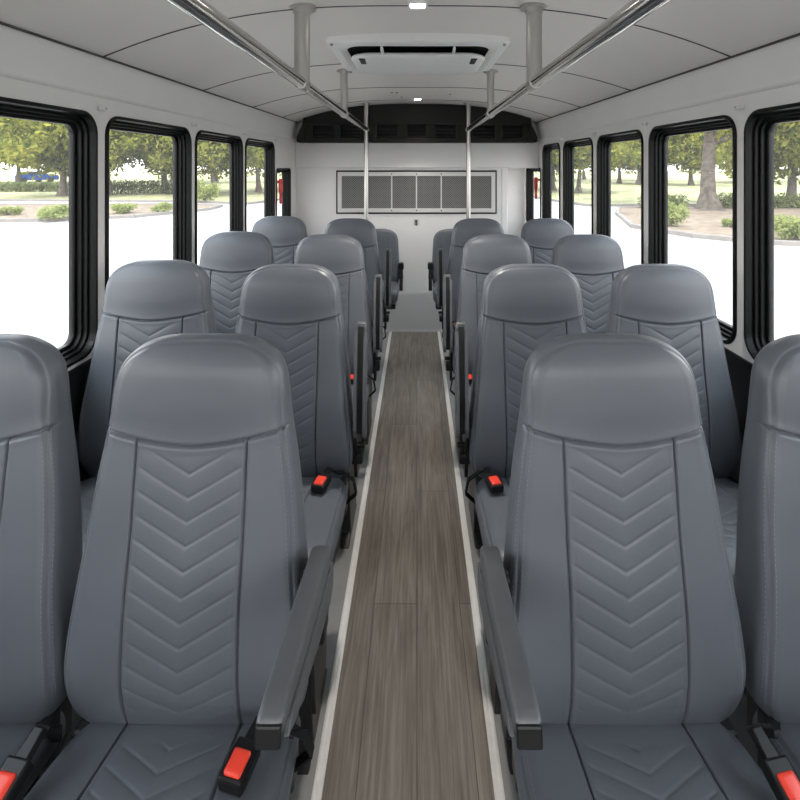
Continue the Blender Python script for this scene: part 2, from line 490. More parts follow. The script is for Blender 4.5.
for i, (y, e) in enumerate(((-0.5, 8.0), (1.985, 9.0), (4.29, 3.5))):  # first spot, behind the camera, is added fill light with no fixture
    li = bpy.data.lights.new('ceiling_and_fill_spot', 'SPOT'); li.energy = e*4.2; li.color = (1, .94, .86)
    li.spot_size = math.radians(95); li.spot_blend = 0.9; li.shadow_soft_size = 0.03
    lo = bpy.data.objects.new('ceiling_and_fill_spot', li); COL.objects.link(lo); lo.location = (0.004, y, ceil_z(0, y)-0.03)
# rear: partition, header, recess
mb = MB(); mb.box((-1.2, 5.36, 0), (1.2, 5.42, 2.3)); struct(mb.build('wall_back', PARTM), 'pale rear wall behind the partition', 'wall')
PX = 0.86
mb = MB()
mb.box((-1.15, 4.76, 0.365), (PX, 4.80, 1.60), 0.004)
mb.box((PX-0.05, 4.79, 0.0), (PX-0.01, 5.36, 1.60), 0.004)
mb.box((PX-0.055, 4.752, 0.365), (PX, 4.77, 1.565), 0.006)
pt = struct(mb.build('wall_partition', PARTM), 'white luggage partition wall across the rear', 'wall')
mb = MB(); mb.box((-1.15, 4.752, 0.0), (PX, 4.80, 0.362), 0.004)
mb.box((-1.15, 4.745, 0.0), (PX, 4.76, 0.022), 0.004, 0)
tag(mb.build('kick_panel', KICKM, pt), 'grey lower panel of the partition')
mb = MB(); mb.box((-1.15, 4.725, 1.56), (1.15, 5.36, 2.2), 0.012); mb.build('header', PARTM, pt)
# latch
mb = MB(); mb.box((-0.022, -0.004, -0.028), (0.022, 0.004, 0.028), 0.003, 1)
mb.tube([(0, -0.004, 0.010), (0, -0.016, 0.010)], 0.010, 12, 0)
mb.box((-0.005, -0.018, -0.03), (0.005, -0.008, 0.008), 0.002, 0)
tag(mb.build('latch', [BLACKP, SCREW], pt, (-0.008, 4.757, 1.045)), 'small metal latch below the grille')

# grille panel
GX0, GX1, GZ0, GZ1 = -0.775, 0.765, 1.118, 1.545
t = thing('grille_panel', 'perforated metal grille panel in a pale frame on the rear partition', 'grille', ((GX0+GX1)/2, 4.757, GZ0))
w = (GX1-GX0)/2; h = GZ1-GZ0
mb = MB()
def ring(mb, x0, x1, z0, z1, t_, ya, yb, mi=0):
    mb.box((x0, ya, z0), (x1, yb, z0+t_), 0.002, mi); mb.box((x0, ya, z1-t_), (x1, yb, z1), 0.002, mi)
    mb.box((x0, ya, z0+t_), (x0+t_, yb, z1-t_), 0.002, mi); mb.box((x1-t_, ya, z0+t_), (x1, yb, z1-t_), 0.002, mi)
ring(mb, -w+.006, w-.006, .006, h-.006, 0.016, -0.006, 0.006); mb.build('gasket', BLACKP, t)
mb = MB(); ring(mb, -w+0.022, w-0.022, 0.022, h-0.022, 0.038, -0.018, 0.004); mb.build('grille_frame', ALU, t)
mb = MB(); mb.box((-w+0.05, -0.007, 0.05), (w-0.05, -0.002, h-0.05)); mb.build('perforated_sheet', PERF, t)
for k in (-0.48, -0.235, 0.0, 0.235, 0.48):
    mb = MB(); mb.box((k-0.006, -0.013, 0.055), (k+0.006, -0.004, h-0.055), 0.002); mb.build('divider', ALU, t)
for k in (-0.235, 0.0, 0.235):
    for z in (0.041, h-0.041):
        mb = MB(); mb.tube([(k, -0.016, z), (k, -0.021, z)], 0.006, 8); mb.build('screw', DARK, t)

# black rear air vents
t = thing('rear_vent_unit', 'long black air vent housing above the rear partition', 'vent unit', (0, 4.575, 1.80))
mb = MB()
def vb(x0, x1, y0, y1, z0, z1, b=0.004): mb.box((x0, y0, z0), (x1, y1, z1), b)
vb(-1.0, 1.0, 0.10, 0.17, 0.0, 0.20, 0.0)
OPEN = [(-0.965, -0.755), (-0.71, -0.51), (-0.373, -0.173), (-0.10, 0.09), (0.164, 0.364), (0.50, 0.72), (0.773, 0.974)]
vb(-1.03, 1.03, -0.01, 0.17, -0.005, 0.03)
# top slab follows the ceiling arc
top = [(-1.03, 0.162), (1.03, 0.162)] + [(x, ceil_z(x, 4.575)-1.80-0.004) for x in np.linspace(1.03, -1.03, 21)]
mb.prism(top, -0.02, 0.17, 1, 0, 0.0)
edges = [-1.03] + [e for o in OPEN for e in o] + [1.03]
for k in range(0, len(edges), 2): vb(edges[k], edges[k+1], 0.0, 0.17, 0.028, 0.165, 0.003)
for sgn in (-1, 1):
    mb.prism([(sgn*1.02, 0.0), (sgn*1.02, 0.25), (sgn*1.035, 0.235), (sgn*1.05, 0.15), (sgn*1.10, 0.045), (sgn*1.10, 0.005), (sgn*1.09, -0.005)], -0.015, 0.17, 1, 0, 0.004)
mb.build('vent_housing', VENTB, t)
for a, b in OPEN:
    mb = MB()
    ring(mb, a, b, 0.030, 0.163, 0.010, 0.0, 0.07)
    for k in range(3):
        z = 0.052 + 0.034*k
        mb.box((a+0.01, 0.035, z), (b-0.01, 0.075, z+0.006), 0.0)
    mb.build('air_vent', LOUV, t)

# ceiling air unit
zc = ceil_z(0.2, 2.7) - 0.018
t = thing('ceiling_air_unit', 'white air conditioning intake panel on the ceiling', 'air conditioner', (0.005, 2.74, zc))
mb = MB(); YA, YB, HX = -0.37, 0.385, 0.445
def lp(x, ya, yb, r, z): return [(p[0], p[1], z) for p in rrect(-x, x, ya, yb, r, 8)]
mb.loops([lp(HX, YA, YB, .05, 0.035), lp(HX, YA, YB, .05, -0.008), lp(HX-.008, YA+.008, YB-.008, .05, -0.015), lp(HX-.05, YA+.05, YB-.035, .05, -0.019),
          lp(HX-.072, YA+.085, YB-.068, .09, -0.014), lp(HX-.084, YA+.100, YB-.080, .09, -0.010), lp(HX-.082, YA+.098, YB-.078, .09, -0.006)], 0, False)
mb.build('flange', ACW, t)
mb = MB(); mb.loops([lp(HX-.083, YA+.099, YB-.079, .09, -0.008), lp(HX-.083, YA+.099, YB-.079, .09, -0.005)], 0, False, False, True); mb.build('intake_shade_plate', DARK, t)  # near-black plate paints the slot's shade, hardly any depth behind it
mb = MB()
mb.loops([lp(.340, -.185, .29, .10, -0.022), lp(.350, -.20, .30, .11, -0.028), lp(.353, -.203, .303, .11, -0.038), lp(.345, -.19, .29, .11, -0.048), lp(.30, -.14, .24, .10, -0.052), lp(.2, -.06, .14, .06, -0.055)], 0, True, True, True)
ip = mb.build('intake_panel', ACW, t)
for sgn in (-1, 1):
    mb = MB()
    mb.box((sgn*.29-.016, -.165, -.053), (sgn*.29+.016, -.04, -.040), .003, 0)
    for k in range(5): mb.box((sgn*.29-.013, -.155+k*.022, -.056), (sgn*.29+.013, -.145+k*.022, -.052), 0, 1)
    mb.build('louvre', [LOUV, SEAMM], ip)
    mb = MB(); mb.box((sgn*.18-.006, -.275, -.036), (sgn*.18+.006, -.17, -.012), .002); mb.build('rib', ACW, t)
for x in (-1, 1):
    for y in (YA+.03, YB-.025):
        mb = MB(); mb.tube([(x*(HX-.03), y, -.015), (x*(HX-.03), y, -.026)], .007, 10); mb.build('screw', SCREW, t)

# grab rails with stanchions
def grab_rail(x, rows, side):
    yend = rows[2][0]
    t = thing('grab_rail', 'brushed steel overhead grab rail with posts on the %s of the aisle' % side, 'grab rail', (x, yend, 0))
    r = 0.023
    zr = 1.905
    path = [(0, y-yend, zr) for y in np.linspace(-0.9, yend, 14)]
    MB().tube(path, r, 32).build('rail', STEELR, t)
    for i, (y, rr) in enumerate(rows):
        zt = ceil_z(x, y)
        mb = MB(); z0 = zr if i < 2 else 0.0
        mb.tube([(0, y-yend, z0), (0, y-yend, zt)], rr, 24)
        p = mb.build('post', STEEL, t)
        mf = MB(); mf.tube([(0, y-yend, zt-0.006), (0, y-yend, zt+0.006)], rr+0.026, 24)
        mf.tube([(0, y-yend, zt-0.022), (0, y-yend, zt)], rr+0.005, 24)
        mf.build('flange', STEEL, p)
        if i == 2: MB().tube([(0, 0, 0.0), (0, 0, 0.008)], rr+0.026, 24).build('floor_flange', STEEL, p)
        mc = MB()
        mc.tube([(0, y-yend-0.035, zr), (0, y-yend+0.035 if i < 2 else y-yend+0.022, zr)], r+0.0035, 20)
        mc.build('collar', STEEL, p)
grab_rail(-0.452, [(1.965, .030), (3.096, .023), (4.45, .0195)], 'left')
grab_rail(0.458, [(1.955, .030), (3.11, .023), (4.45, .0195)], 'right')

# ------------------------------------------------------------------ seats
class Interp:
    def __init__(s, xs, ys):
        s.x = np.array(xs, float); s.y = np.array(ys, float)
        s.m = np.gradient(s.y, s.x)
    def __call__(s, v):
        v = min(max(v, s.x[0]), s.x[-1])
        i = int(min(max(np.searchsorted(s.x, v)-1, 0), len(s.x)-2))
        h = s.x[i+1]-s.x[i]; t = (v-s.x[i])/h
        return ((2*t**3-3*t**2+1)*s.y[i] + (t**3-2*t**2+t)*h*s.m[i] + (-2*t**3+3*t**2)*s.y[i+1] + (t**3-t**2)*h*s.m[i+1])

def dip(d, w): return math.exp(-(d/w)**2)

class Body:
    """a cushion swept along an axis 'a'; its face points to +n, x is the width"""
    def __init__(s, w, surf, T, a1, ac, nexp, crown, rc, xi, bulge=lambda x, a: 0, zc2=None):
        s.w, s.surf, s.T, s.a1, s.ac, s.n, s.crown, s.rc, s.xi, s.bulge = w, surf, T, a1, ac, nexp, crown, rc, xi, bulge
        s.zc2 = zc2 if zc2 is not None else ac+(a1-ac)*.35
        s.NI, s.NB, s.NC = 26, 14, 22
    def params(s, a):
        g = 1.0; gw = 1.0
        if a > s.ac:
            u = min((a-s.ac)/(s.a1-s.ac), 1); gw = max(1-u**s.n, 0)**(1/s.n)
        if a > s.zc2:
            u = min((a-s.zc2)/(s.a1-s.zc2), 1); g = max(1-u**2.2, 0)**(1/2.2)
        w = max(s.w(a)*gw, 1e-4); T0 = s.T(a); T = max(T0*g, 2e-4)
        return w, T, s.surf(a) - (1-g)*T0*0.52, min(s.rc, T*.48, w*.5)
    def point(s, kind, b, sg, a):
        """-> (x, n, a) ; n grows out of the face"""
        w, T, f, rc = s.params(a)
        xi = min(s.xi(a) if callable(s.xi) else s.xi, (w-rc)*.85)
        cr = lambda x: -s.crown*(x/max(w, .05))**2
        xe = w-rc; fe = f+cr(xe)
        if kind == 'I': x = xi*b; n = f+cr(x)
        elif kind == 'B': x = xi+(xe-xi)*b; n = f+cr(x)
        elif kind == 'C': p = b*PI/2; x = xe+rc*math.sin(p); n = fe-rc*(1-math.cos(p))
        elif kind == 'S': x = w; n = (fe-rc) + b*((f-T+rc) - (fe-rc)) if (f-T+rc) < fe-rc else fe-rc
        elif kind == 'D': p = b*PI/2; x = xe+rc*math.cos(p); n = (f-T+rc)-rc*math.sin(p)
        else: x = xe*(1-b); n = f-T
        if kind in 'IBC' : n += s.bulge(x, a)
        return sg*x, n, a
    def rhocoord(s, x, a):
        w0 = s.w(min(a, s.ac)) if a > s.ac else s.w(a)
        r = (abs(x)/w0)**s.n
        if a > s.ac: r += ((a-s.ac)/(s.a1-s.ac))**s.n
        return r**(1/s.n)
    def cols_outer(s):
        c = [('B', k/s.NB) for k in (0, .12, .25, .4, .6, .8)] + [('B', k/s.NB) for k in range(1, s.NB+1)]
        c += [('C', k/s.NC) for k in range(1, s.NC+1)] + [('S', k/5) for k in range(1, 6)]
        c += [('D', k/5) for k in range(1, 6)] + [('E', k/4) for k in range(1, 4)]
        return c

def spaced(lo, hi, n, fine_lo=False, fine_hi=False):
    base = list(np.linspace(0, 1, n+1))
    L = hi-lo
    ex = [0.0012/L, 0.0028/L, 0.005/L, 0.008/L, .012/L]
    if fine_lo: base += ex
    if fine_hi: base += [1-e for e in ex]
    base = sorted(set(round(b, 6) for b in base))
    return base

GROOVE_RHO = 0.945
def face_disp(body, x, a, kind, seam=None, quilt=None, xi=None):
    d = 0
    if kind in 'IBC':
        r = body.rhocoord(x, a); w0 = max(body.w(a), .05)
        d -= 0.0040*dip((r-GROOVE_RHO)*w0, 0.0024)
        d += 0.0007*dip((r-GROOVE_RHO)*w0-.005, 0.003) + 0.0007*dip((r-GROOVE_RHO)*w0+.005, 0.003)
    if seam is not None:
        d -= 0.0070*dip(a-seam, 0.0028)
        d += 0.0008*dip(abs(a-seam)-.008, 0.005)
    if xi is not None and kind in 'IB' and (seam is None or a < seam+.001):
        d -= 0.0055*dip(abs(x)-xi, 0.0021)
        d += 0.0006*dip(abs(abs(x)-xi)-.006, 0.004)
    return d

def quilt_disp(q, x, xi, spacing, mask):
    f = q/spacing; k = abs(f-round(f))*spacing
    edge = min(1, max(0, (xi-abs(x)-.004)/.012))
    return mask*edge*(-0.0017*dip(k, 0.0024) + 0.0008*(1-dip(k, 0.010)))

def ring_mesh(name, body, ts, amap, tomap, disp, cap_end, closed=True, inner_cols=True, mats=VINYL, extra=None):
    out = body.cols_outer()
    left = [(k, b, -1) for k, b in out]; right = [(k, b, 1) for k, b in out]
    inner = [('I', b, 1) for b in np.linspace(-1, 1, 2*body.NI+1)][1:-1] if inner_cols else []
    back = [('E', 1.0, 1)]
    # order around: left bolster edge -> ... ring
    cols = list(reversed(left)) + inner + right + back if closed else None
    # reversed(left) starts at back(-) ... to B0(-); then insert; then right B0..back(+); then centre back
    V = []; nc = len(cols)
    for t in ts:
        for k, b, sg in cols:
            x0 = body.point(k, abs(b) if k != 'I' else b, sg, amap(t, 0))[0]
            a = amap(t, x0)
            x, n, a = body.point(k, b, sg, a)
            n += disp(x, a, k)
            V.append(tomap(x, n, a))
    F = []
    rng = nc if closed else nc-1
    gap = len(left)-1 if not inner_cols else -1
    for j in range(len(ts)-1):
        for i in range(rng):
            if i == gap: continue
            i2 = (i+1) % nc
            F.append((j*nc+i, j*nc+i2, (j+1)*nc+i2, (j+1)*nc+i))
    if cap_end == 'top': F.append(tuple((len(ts)-1)*nc+i for i in range(nc)))
    if cap_end == 'bottom' and inner_cols: F.append(tuple(reversed(range(nc))))
    fm = [0]*len(F)
    if extra:
        for vv, ff in extra:
            o = len(V); V += vv; F += [tuple(i+o for i in f) for f in ff]; fm += [1]*len(ff)
    return mesh_from(name, V, F, mats, fm)

def panel_mesh(name, body, ts, amap, tomap, disp, ncol):
    V = []; F = []
    bs = np.linspace(-1, 1, ncol)
    e = 0.0018/0.105
    bs = sorted(set(list(np.round(bs, 5)) + [-1+e, 1-e, -1+2*e, 1-2*e]))
    for t in ts:
        for b in bs:
            x0 = body.point('I', b, 1, amap(t, 0))[0]
            a = amap(t, x0)
            x, n, a = body.point('I', b, 1, a)
            V.append(tomap(x, n + disp(x, a), a))
    nc = len(bs)
    for j in range(len(ts)-1):
        for i in range(nc-1):
            F.append((j*nc+i, j*nc+i+1, (j+1)*nc+i+1, (j+1)*nc+i))
    return mesh_from(name, V, F, VINYL)

def stitches(body, a_lo, a_hi, tomap, rhos, step=0.0085, ln=0.0055, wd=0.0007):
    """little raised thread dashes along both edges of the front face"""
    V = []; F = []
    for rho in rhos:
        for sg in (-1, 1):
            a = a_lo
            while a < a_hi:
                pts = []
                for aa in (a, a+ln):
                    w, T, f, rc = body.params(aa)
                    x = rho*w; xe = w-rc
                    fe = f - body.crown*(xe/max(w, .05))**2
                    n = fe - rc*(1-math.sqrt(max(0, 1-((x-xe)/rc)**2))) if x > xe else f - body.crown*(x/w)**2
                    n += body.bulge(x, aa) + face_disp(body, x, aa, 'C')
                    pts.append((sg*x, n, aa))
                (x0, n0, a0), (x1, n1, a1) = pts
                o = len(V)
                for (x, n, aa) in pts:
                    V += [tomap(x-wd, n-.0008, aa), tomap(x, n+.0006, aa), tomap(x+wd, n-.0008, aa)]
                F += [(o, o+1, o+4, o+3), (o+1, o+2, o+5, o+4), (o, o+3, o+5, o+2)]
                a += step
    return V, F

# profile of the high-back seat (z above floor, y local: camera side is -y)
W = Interp([.535, .55, .575, .61, .65, .71, .785, .88, .99, 1.072, 1.11, 1.26], [.200, .2125, .2215, .226, .2265, .2215, .213, .203, .190, .177, .173, .171])
YF = Interp([.53, .58, .63, .70, .785, .88, .99, 1.072, 1.14, 1.26], [-.070, -.086, -.095, -.094, -.084, -.066, -.051, -.040, -.034, -.020])
TH = Interp([.53, .70, .90, 1.06, 1.25], [.10, .125, .115, .10, .085])
ZT = 1.236
XI = 0.106
back = Body(W, lambda z: -YF(z), TH, ZT, 1.10, 3.1, 0.012, 0.032, XI, zc2=1.165)
def seam_z(x): return 1.042 + 0.024*min(abs(x)/.17, 1)**1.6
def bmap(x, n, a): return (x, -n, a)
def b_disp(x, a, k):
    if k not in 'IBC': return 0
    return face_disp(back, x, a, k, seam_z(x), None, XI)
# headrest pillow
def h_disp(x, a, k):
    d = b_disp(x, a, k) if a < 1.09 or True else 0
    if k in 'IBC':
        r = back.rhocoord(x, a)
        u = max(0, min(1, (a-seam_z(x))/.06)); d += 0.005*u*(1-min(1, r)**3)
    return d
ts_h = [0.0] + [b for b in spaced(0, .18, 16, True, False)[1:] if b < .60] + list(.60 + .40*np.sin(np.linspace(0, PI/2, 26)))
ts_h[-1] = 0.9995
head_me = ring_mesh('headrest', back, ts_h, lambda t, x: seam_z(x) + t*(ZT-seam_z(x)), bmap, h_disp, 'top')
ZB = 0.535
ts_b = spaced(0, .5, 60, False, True)
amap_b = lambda t, x: ZB + t*(seam_z(x)-ZB)
st = stitches(back, .60, 1.06, bmap, (0.915, 0.975))
back_me = ring_mesh('backrest', back, ts_b, amap_b, bmap, b_disp, None, True, False, [VINYL, THREAD], [st])
def q_disp(x, a):
    sz = seam_z(x)
    m = min(1, max(0, (sz-a-.008)/.02)) * min(1, max(0, (a-.575)/.02))
    return b_disp(x, a, 'I') + quilt_disp(a - 0.62 - .54*abs(x), x, XI, 0.0415, m)
ts_q = spaced(0, .5, 210, False, True)
quilt_me = panel_mesh('quilted_panel', back, ts_q, amap_b, bmap, q_disp, 97)

# seat cushion: axis a = -y
CW = Interp([.02, .10, .30, .50, .60], [.205, .212, .218, .220, .216])
CS = Interp([.02, .10, .20, .35, .46, .55], [.535, .553, .575, .603, .617, .614])
CT = Interp([.02, .3, .6], [.095, .100, .085])
CA = .552
cush = Body(CW, CS, CT, CA, .43, 3.2, .012, .040, XI, zc2=.46)
cush.NI = 26
def cmap(x, n, a): return (x, -a, n)
def c_disp(x, a, k):
    return face_disp(cush, x, a, k, None, None, XI) if k in 'IBC' else 0
ts_c = list(np.linspace(0, .80, 34)) + list(.80 + .1999*np.sin(np.linspace(0, PI/2, 22)))[1:]
amap_c = lambda t, x: .02 + t*(CA-.02)
stc = stitches(cush, .05, .46, cmap, (0.915, 0.975))
cush_me = ring_mesh('seat_cushion', cush, ts_c, amap_c, cmap, c_disp, 'top', True, False, [VINYL, THREAD], [stc])
def cq_disp(x, a):
    m = min(1, max(0, (.48-a)/.03)) * min(1, max(0, (a-.11)/.02))
    return c_disp(x, a, 'I') + quilt_disp(a + .60*abs(x) - .085, x, XI, 0.0415, m)
cquilt_me = panel_mesh('quilted_panel', cush, list(np.linspace(0, .80, 170)) + list(.80 + .1999*np.sin(np.linspace(0, PI/2, 40)))[1:], amap_c, cmap, cq_disp, 97)

# armrest: pivot at origin, arm runs along -y, pad on +z
def armrest_meshes():
    Lg = 0.335
    mb = MB()
    secs = [(0.020, .016, .018, .046), (0.006, .018, .012, .052), (-.06, .018, .010, .052), (-.20, .0178, .014, .050), (-Lg+.02, .017, .019, .047), (-Lg+.004, .0165, .021, .045), (-Lg, .0145, .024, .042)]
    loops = []
    for y, w, z0, z1 in secs:
        loops.append([(p[0], y, p[1]) for p in rrect(-w, w, z0, z1, .007, 4)])
    mb.loops(loops, 0, True, True, True)
    pad = mb.mesh('arm_pad', ARMGREY)
    # shell: two grey cheeks and a dark channel
    ms = MB()
    for sg in (-1, 1):
        pts = [(0.030, .012), (-.30, .020), (-.315, .008), (-.27, -.008), (-.10, -.034), (0.0, -.042), (0.030, -.030)]
        x0, x1 = (sg*.0095, sg*.0215)
        ms.prism(pts, min(x0, x1), max(x0, x1), 0, 0, .002)
    shell = ms.mesh('arm_shell', ARMGREY)
    mc = MB()
    mc.prism([(0.025, .012), (-.323, .022), (-.327, .006), (-.295, .002), (-.10, -.020), (0.02, -.022)], -.0097, .0097, 0, 0, .001)
    chan0 = mc.mesh('arm_channel', BLACKP)
    mc.box((-.0162, -.3385, .013), (.0162, -.315, .0395), .003)
    return pad, shell, mc.mesh('arm_channel', BLACKP), chan0
PAD, SHELL, CHAN, CHAN0 = armrest_meshes()
def hinge_mesh(sg, zp, yp):
    mb = MB()
    lo = .52
    mb.prism([(-.035, lo), (.03, lo), (.045, zp-.03), (yp+.035, zp+.03), (yp-.02, zp+.03), (yp-.03, zp-.03)], sg*.2325 - .006, sg*.2325+.006, 0, 0, .003)
    mb.box((sg*.235-.022, -.055, zp-.13), (sg*.235+.022, .0, zp-.095), .006)
    mb.tube([(sg*.215, yp, zp), (sg*.268, yp, zp)], .014, 14)
    mb.tube([(sg*.215, yp+.015, zp-.075), (sg*.262, yp+.015, zp-.075)], .009, 10)
    return mb.mesh('arm_hinge', BLACKP)
PIV = {0: (-.055, .80), 1: (-.045, .705)}
HINGE = {(sd, up): hinge_mesh(sd, PIV[up][1], PIV[up][0]) for sd in (-1, 1) for up in (0, 1)}

def buckle_meshes():
    mb = MB()
    # body lies with its face to +z, long axis along -y ; origin at middle
    bm_l = [(-.021, -.033), (.021, -.033), (.0225, -.02), (.0215, .028), (-.0215, .028), (-.0225, -.02)]
    mb.prism(bm_l, -.012, .012, 2, 0, .004)
    mb.prism([(-.0135, .025), (.0135, .025), (.010, .065), (-.010, .065)], -.008, .007, 2, 0, .003)
    body = mb.mesh('buckle_body', BLACKP)
    mr = MB(); mr.loops([[(p[0], p[1], z) for p in rrect(-w, w, -.0265+i, .010-i, .004, 4)] for w, i, z in ((.0150, 0, .009), (.0150, 0, .0145), (.0130, .002, .0165), (.008, .006, .0172))], 0, True, False, True)
    return body, mr.mesh('release_button', REDB)
BUCK, BUTT = buckle_meshes()

def leg_meshes():
    mb = MB()
    mb.box((-.20, -.48, .42), (.20, -.04, .455), .006)
    mb.box((-.205, -.08, .42), (.205, -.03, .535), .006)
    for sg in (-1, 1):
        mb.box((sg*.18-.012, -.06, .43), (sg*.18+.012, .02, .80), .005)
    frame = mb.mesh('seat_frame', LEGM)
    ml = MB()
    ml.prism([(-.46, .422), (-.12, .422), (-.20, .03), (-.16, .0), (-.44, .0), (-.38, .03)], -.02, .02, 0, 0, .004)
    leg = ml.mesh('leg', LEGM)
    return frame, leg
FRAME, LEG = leg_meshes()

def strap_mesh(pts, w=0.022, th=0.0025):
    """flat webbing through pts: (position, width direction)"""
    mb = MB(); loops = []
    for i, (p, d) in enumerate(pts):
        p = Vector(p); d = Vector(d).normalized()
        t = (Vector(pts[min(i+1, len(pts)-1)][0]) - Vector(pts[max(i-1, 0)][0])).normalized()
        n = t.cross(d).normalized()
        loops.append([p-d*w+n*th, p+d*w+n*th, p+d*w-n*th, p-d*w-n*th])
    mb.loops(loops, 0, False, True, True)
    return mb.mesh('belt_strap', WEB)

proto_parts = {}
def make_seat(x, y, label, group, arm=None, arm_deg=0, buckle=None):
    """arm: +1/-1 side, buckle: (x, y, z, rotation, strap mesh)"""
    t = thing('bus_seat', label, 'seat', (x, y, 0), (0, 0, 0), group)
    link('headrest', head_me, t)
    b = link('backrest', back_me, t); link('quilted_panel', quilt_me, b)
    c = link('seat_cushion', cush_me, t); link('quilted_panel', cquilt_me, c)
    f = link('seat_frame', FRAME, t)
    link('leg', LEG, t, (-.14, 0, 0)); link('leg', LEG, t, (.14, 0, 0))
    if arm:
        up = 1 if arm_deg > 45 else 0; link('arm_hinge', HINGE[arm, up], t)
        a = link('armrest', SHELL, t, (arm*.249, PIV[up][0], PIV[up][1]), (math.radians(-arm_deg), 0, 0))
        link('arm_pad', PAD, a); tag(link('arm_channel', CHAN0 if up else CHAN, a), 'black inner channel' + ('' if up else ' and end cap'))
    if buckle:
        loc, rot, strap = buckle
        k = link('belt_buckle', BUCK, t, loc, rot); tag(link('release_button', BUTT, k), 'red release button')
        s = link('belt_strap', strap, t)
    return t

# straps run from the buckle tail over the cushion edge down to the frame
def side_buckle(sg, out=.115):
    xb = sg*out
    loc = (xb, -.172, .590); rot = (math.radians(4), 0, math.radians(-sg*14))
    e = Euler(rot).to_matrix()
    tail = Vector(loc) + e @ Vector((0, .062, 0)); d = e @ Vector((1, 0, 0))
    st = strap_mesh([(tuple(tail), d), ((sg*(out+.035), -.118, .588), (0.8, -sg*.6, 0)), ((sg*.20, -.108, .582), (0.3, -sg*.9, 0)), ((sg*.232, -.10, .555), (0, 1, 0)), ((sg*.238, -.07, .49), (0, 1, 0)), ((sg*.20, -.06, .45), (0, 1, 0))], .010)
    return (loc, rot, st)
BL = side_buckle(1, .141)
BR = side_buckle(-1, .160)
def low_buckle(sg):
    loc = (sg*(.246 if sg > 0 else .280), -.212, .604); rot = (math.radians(22), 0, math.radians(-sg*10))
    e = Euler(rot).to_matrix(); tail = Vector(loc) + e @ Vector((0, .066, 0)); d = e @ Vector((1, 0, 0))
    st = strap_mesh([(tuple(tail), d), ((sg*.232, -.09, .56), (1, 0, 0)), ((sg*.21, -.06, .50), (1, 0, 0))], .014)
    return (loc, rot, st)
BWL = low_buckle(1); BWR = low_buckle(-1)

ROWY = [1.0, 1.735, 2.50, 3.27]
XL = [-.433, -.440, -.440, -.438]; XR = [.388, .400, .400, .401]
XLW = [-.893, -.904, -.904, -.904]; XRW = [.862, .857, .857, .857]
rown = ['front', 'second', 'third', 'fourth']
GA = 'high-back grey seats along the aisle'; GW = 'high-back grey seats along the windows'
for i, y in enumerate(ROWY):
    st_l = 'lowered' if i == 0 else 'folded up'
    make_seat(XL[i], y, 'grey quilted vinyl seat left of the aisle, %s row, armrest %s' % (rown[i], st_l), GA, 1, 8.5 if i == 0 else 91, BL)
    make_seat(XR[i], y, 'grey quilted vinyl seat right of the aisle, %s row, armrest %s' % (rown[i], st_l), GA, -1, 8.5 if i == 0 else 91, BR if i else None)
    lw_ = make_seat(XLW[i], y, 'grey quilted vinyl seat against the left windows, %s row' % rown[i], GW, None, 0, BWL)
    if i: lw_.scale = (1.03, 1.0, 1.012)
    make_seat(XRW[i], y, 'grey quilted vinyl seat against the right windows, %s row' % rown[i], GW, None, 0, BWR if i == 0 else None)

# fold-down rear seats with lower backs
W2 = Interp([.60, .66, .74, .85, .95, 1.06], [.175, .188, .190, .186, .180, .172])
Y2 = Interp([.60, .70, .85, 1.06], [-.10, -.115, -.075, -.03])
fold = Body(W2, lambda z: -Y2(z), Interp([.6, 1.06], [.09, .075]), 1.062, .95, 3.0, .010, .028, .10, zc2=.99)
fback_me = ring_mesh('backrest', fold, list(np.linspace(0, .8, 30)) + list(.8+.1999*np.sin(np.linspace(0, PI/2, 20)))[1:], lambda t, x: .60+t*(1.062-.60), bmap,
                     lambda x, a, k: face_disp(fold, x, a, k, None, None, .10), 'top')
C2 = Body(Interp([0, .6], [.185, .195]), Interp([.02, .3, .5], [.655, .675, .68]), Interp([0, .6], [.13, .13]), .46, .37, 3.0, .010, .045, .10, zc2=.36)
fcush_me = ring_mesh('seat_cushion', C2, list(np.linspace(0, .8, 20)) + list(.8+.1999*np.sin(np.linspace(0, PI/2, 16)))[1:], lambda t, x: .04+t*.42, cmap,
                     lambda x, a, k: face_disp(C2, x, a, k, None, None, .10), 'top')
def fold_seat(x, y, sg, label):
    t = thing('fold_down_seat', label, 'seat', (x, y, 0), group='low-back seats by the rear partition')
    link('backrest', fback_me, t); link('seat_cushion', fcush_me, t)
    mb = MB()
    X = sg*.205
    mb.box((X-.021, -.11, .745), (X+.021, -.05, .80), .010)
    mb.prism([(-.12, .58), (-.075, .58), (-.055, .77), (-.085, .79), (-.10, .77)], X-.014, X+.014, 0, 0, .004)
    mb.box((X-.016, -.115, .67), (X+.016, -.06, .70), .006)
    tag(mb.build('arm_bracket', BLACKP, t), 'black upright armrest bracket')
    mb = MB()
    mb.box((-.17, -.36, .50), (.17, -.05, .535), .006)
    mb.box((-.17, -.10, .50), (.17, -.05, .66), .006)
    mb.prism([(-.14, .50), (-.06, .50), (-.03, .0), (-.12, .0)], -sg*.03-.03, -sg*.03+.03, 0, 0, .004)
    mb.build('seat_frame', LEGM, t)
fold_seat(-.333, 4.12, 1, 'low grey fold-down seat by the partition, left of the aisle')
fold_seat(.312, 4.12, -1, 'low grey fold-down seat by the partition, right of the aisle')

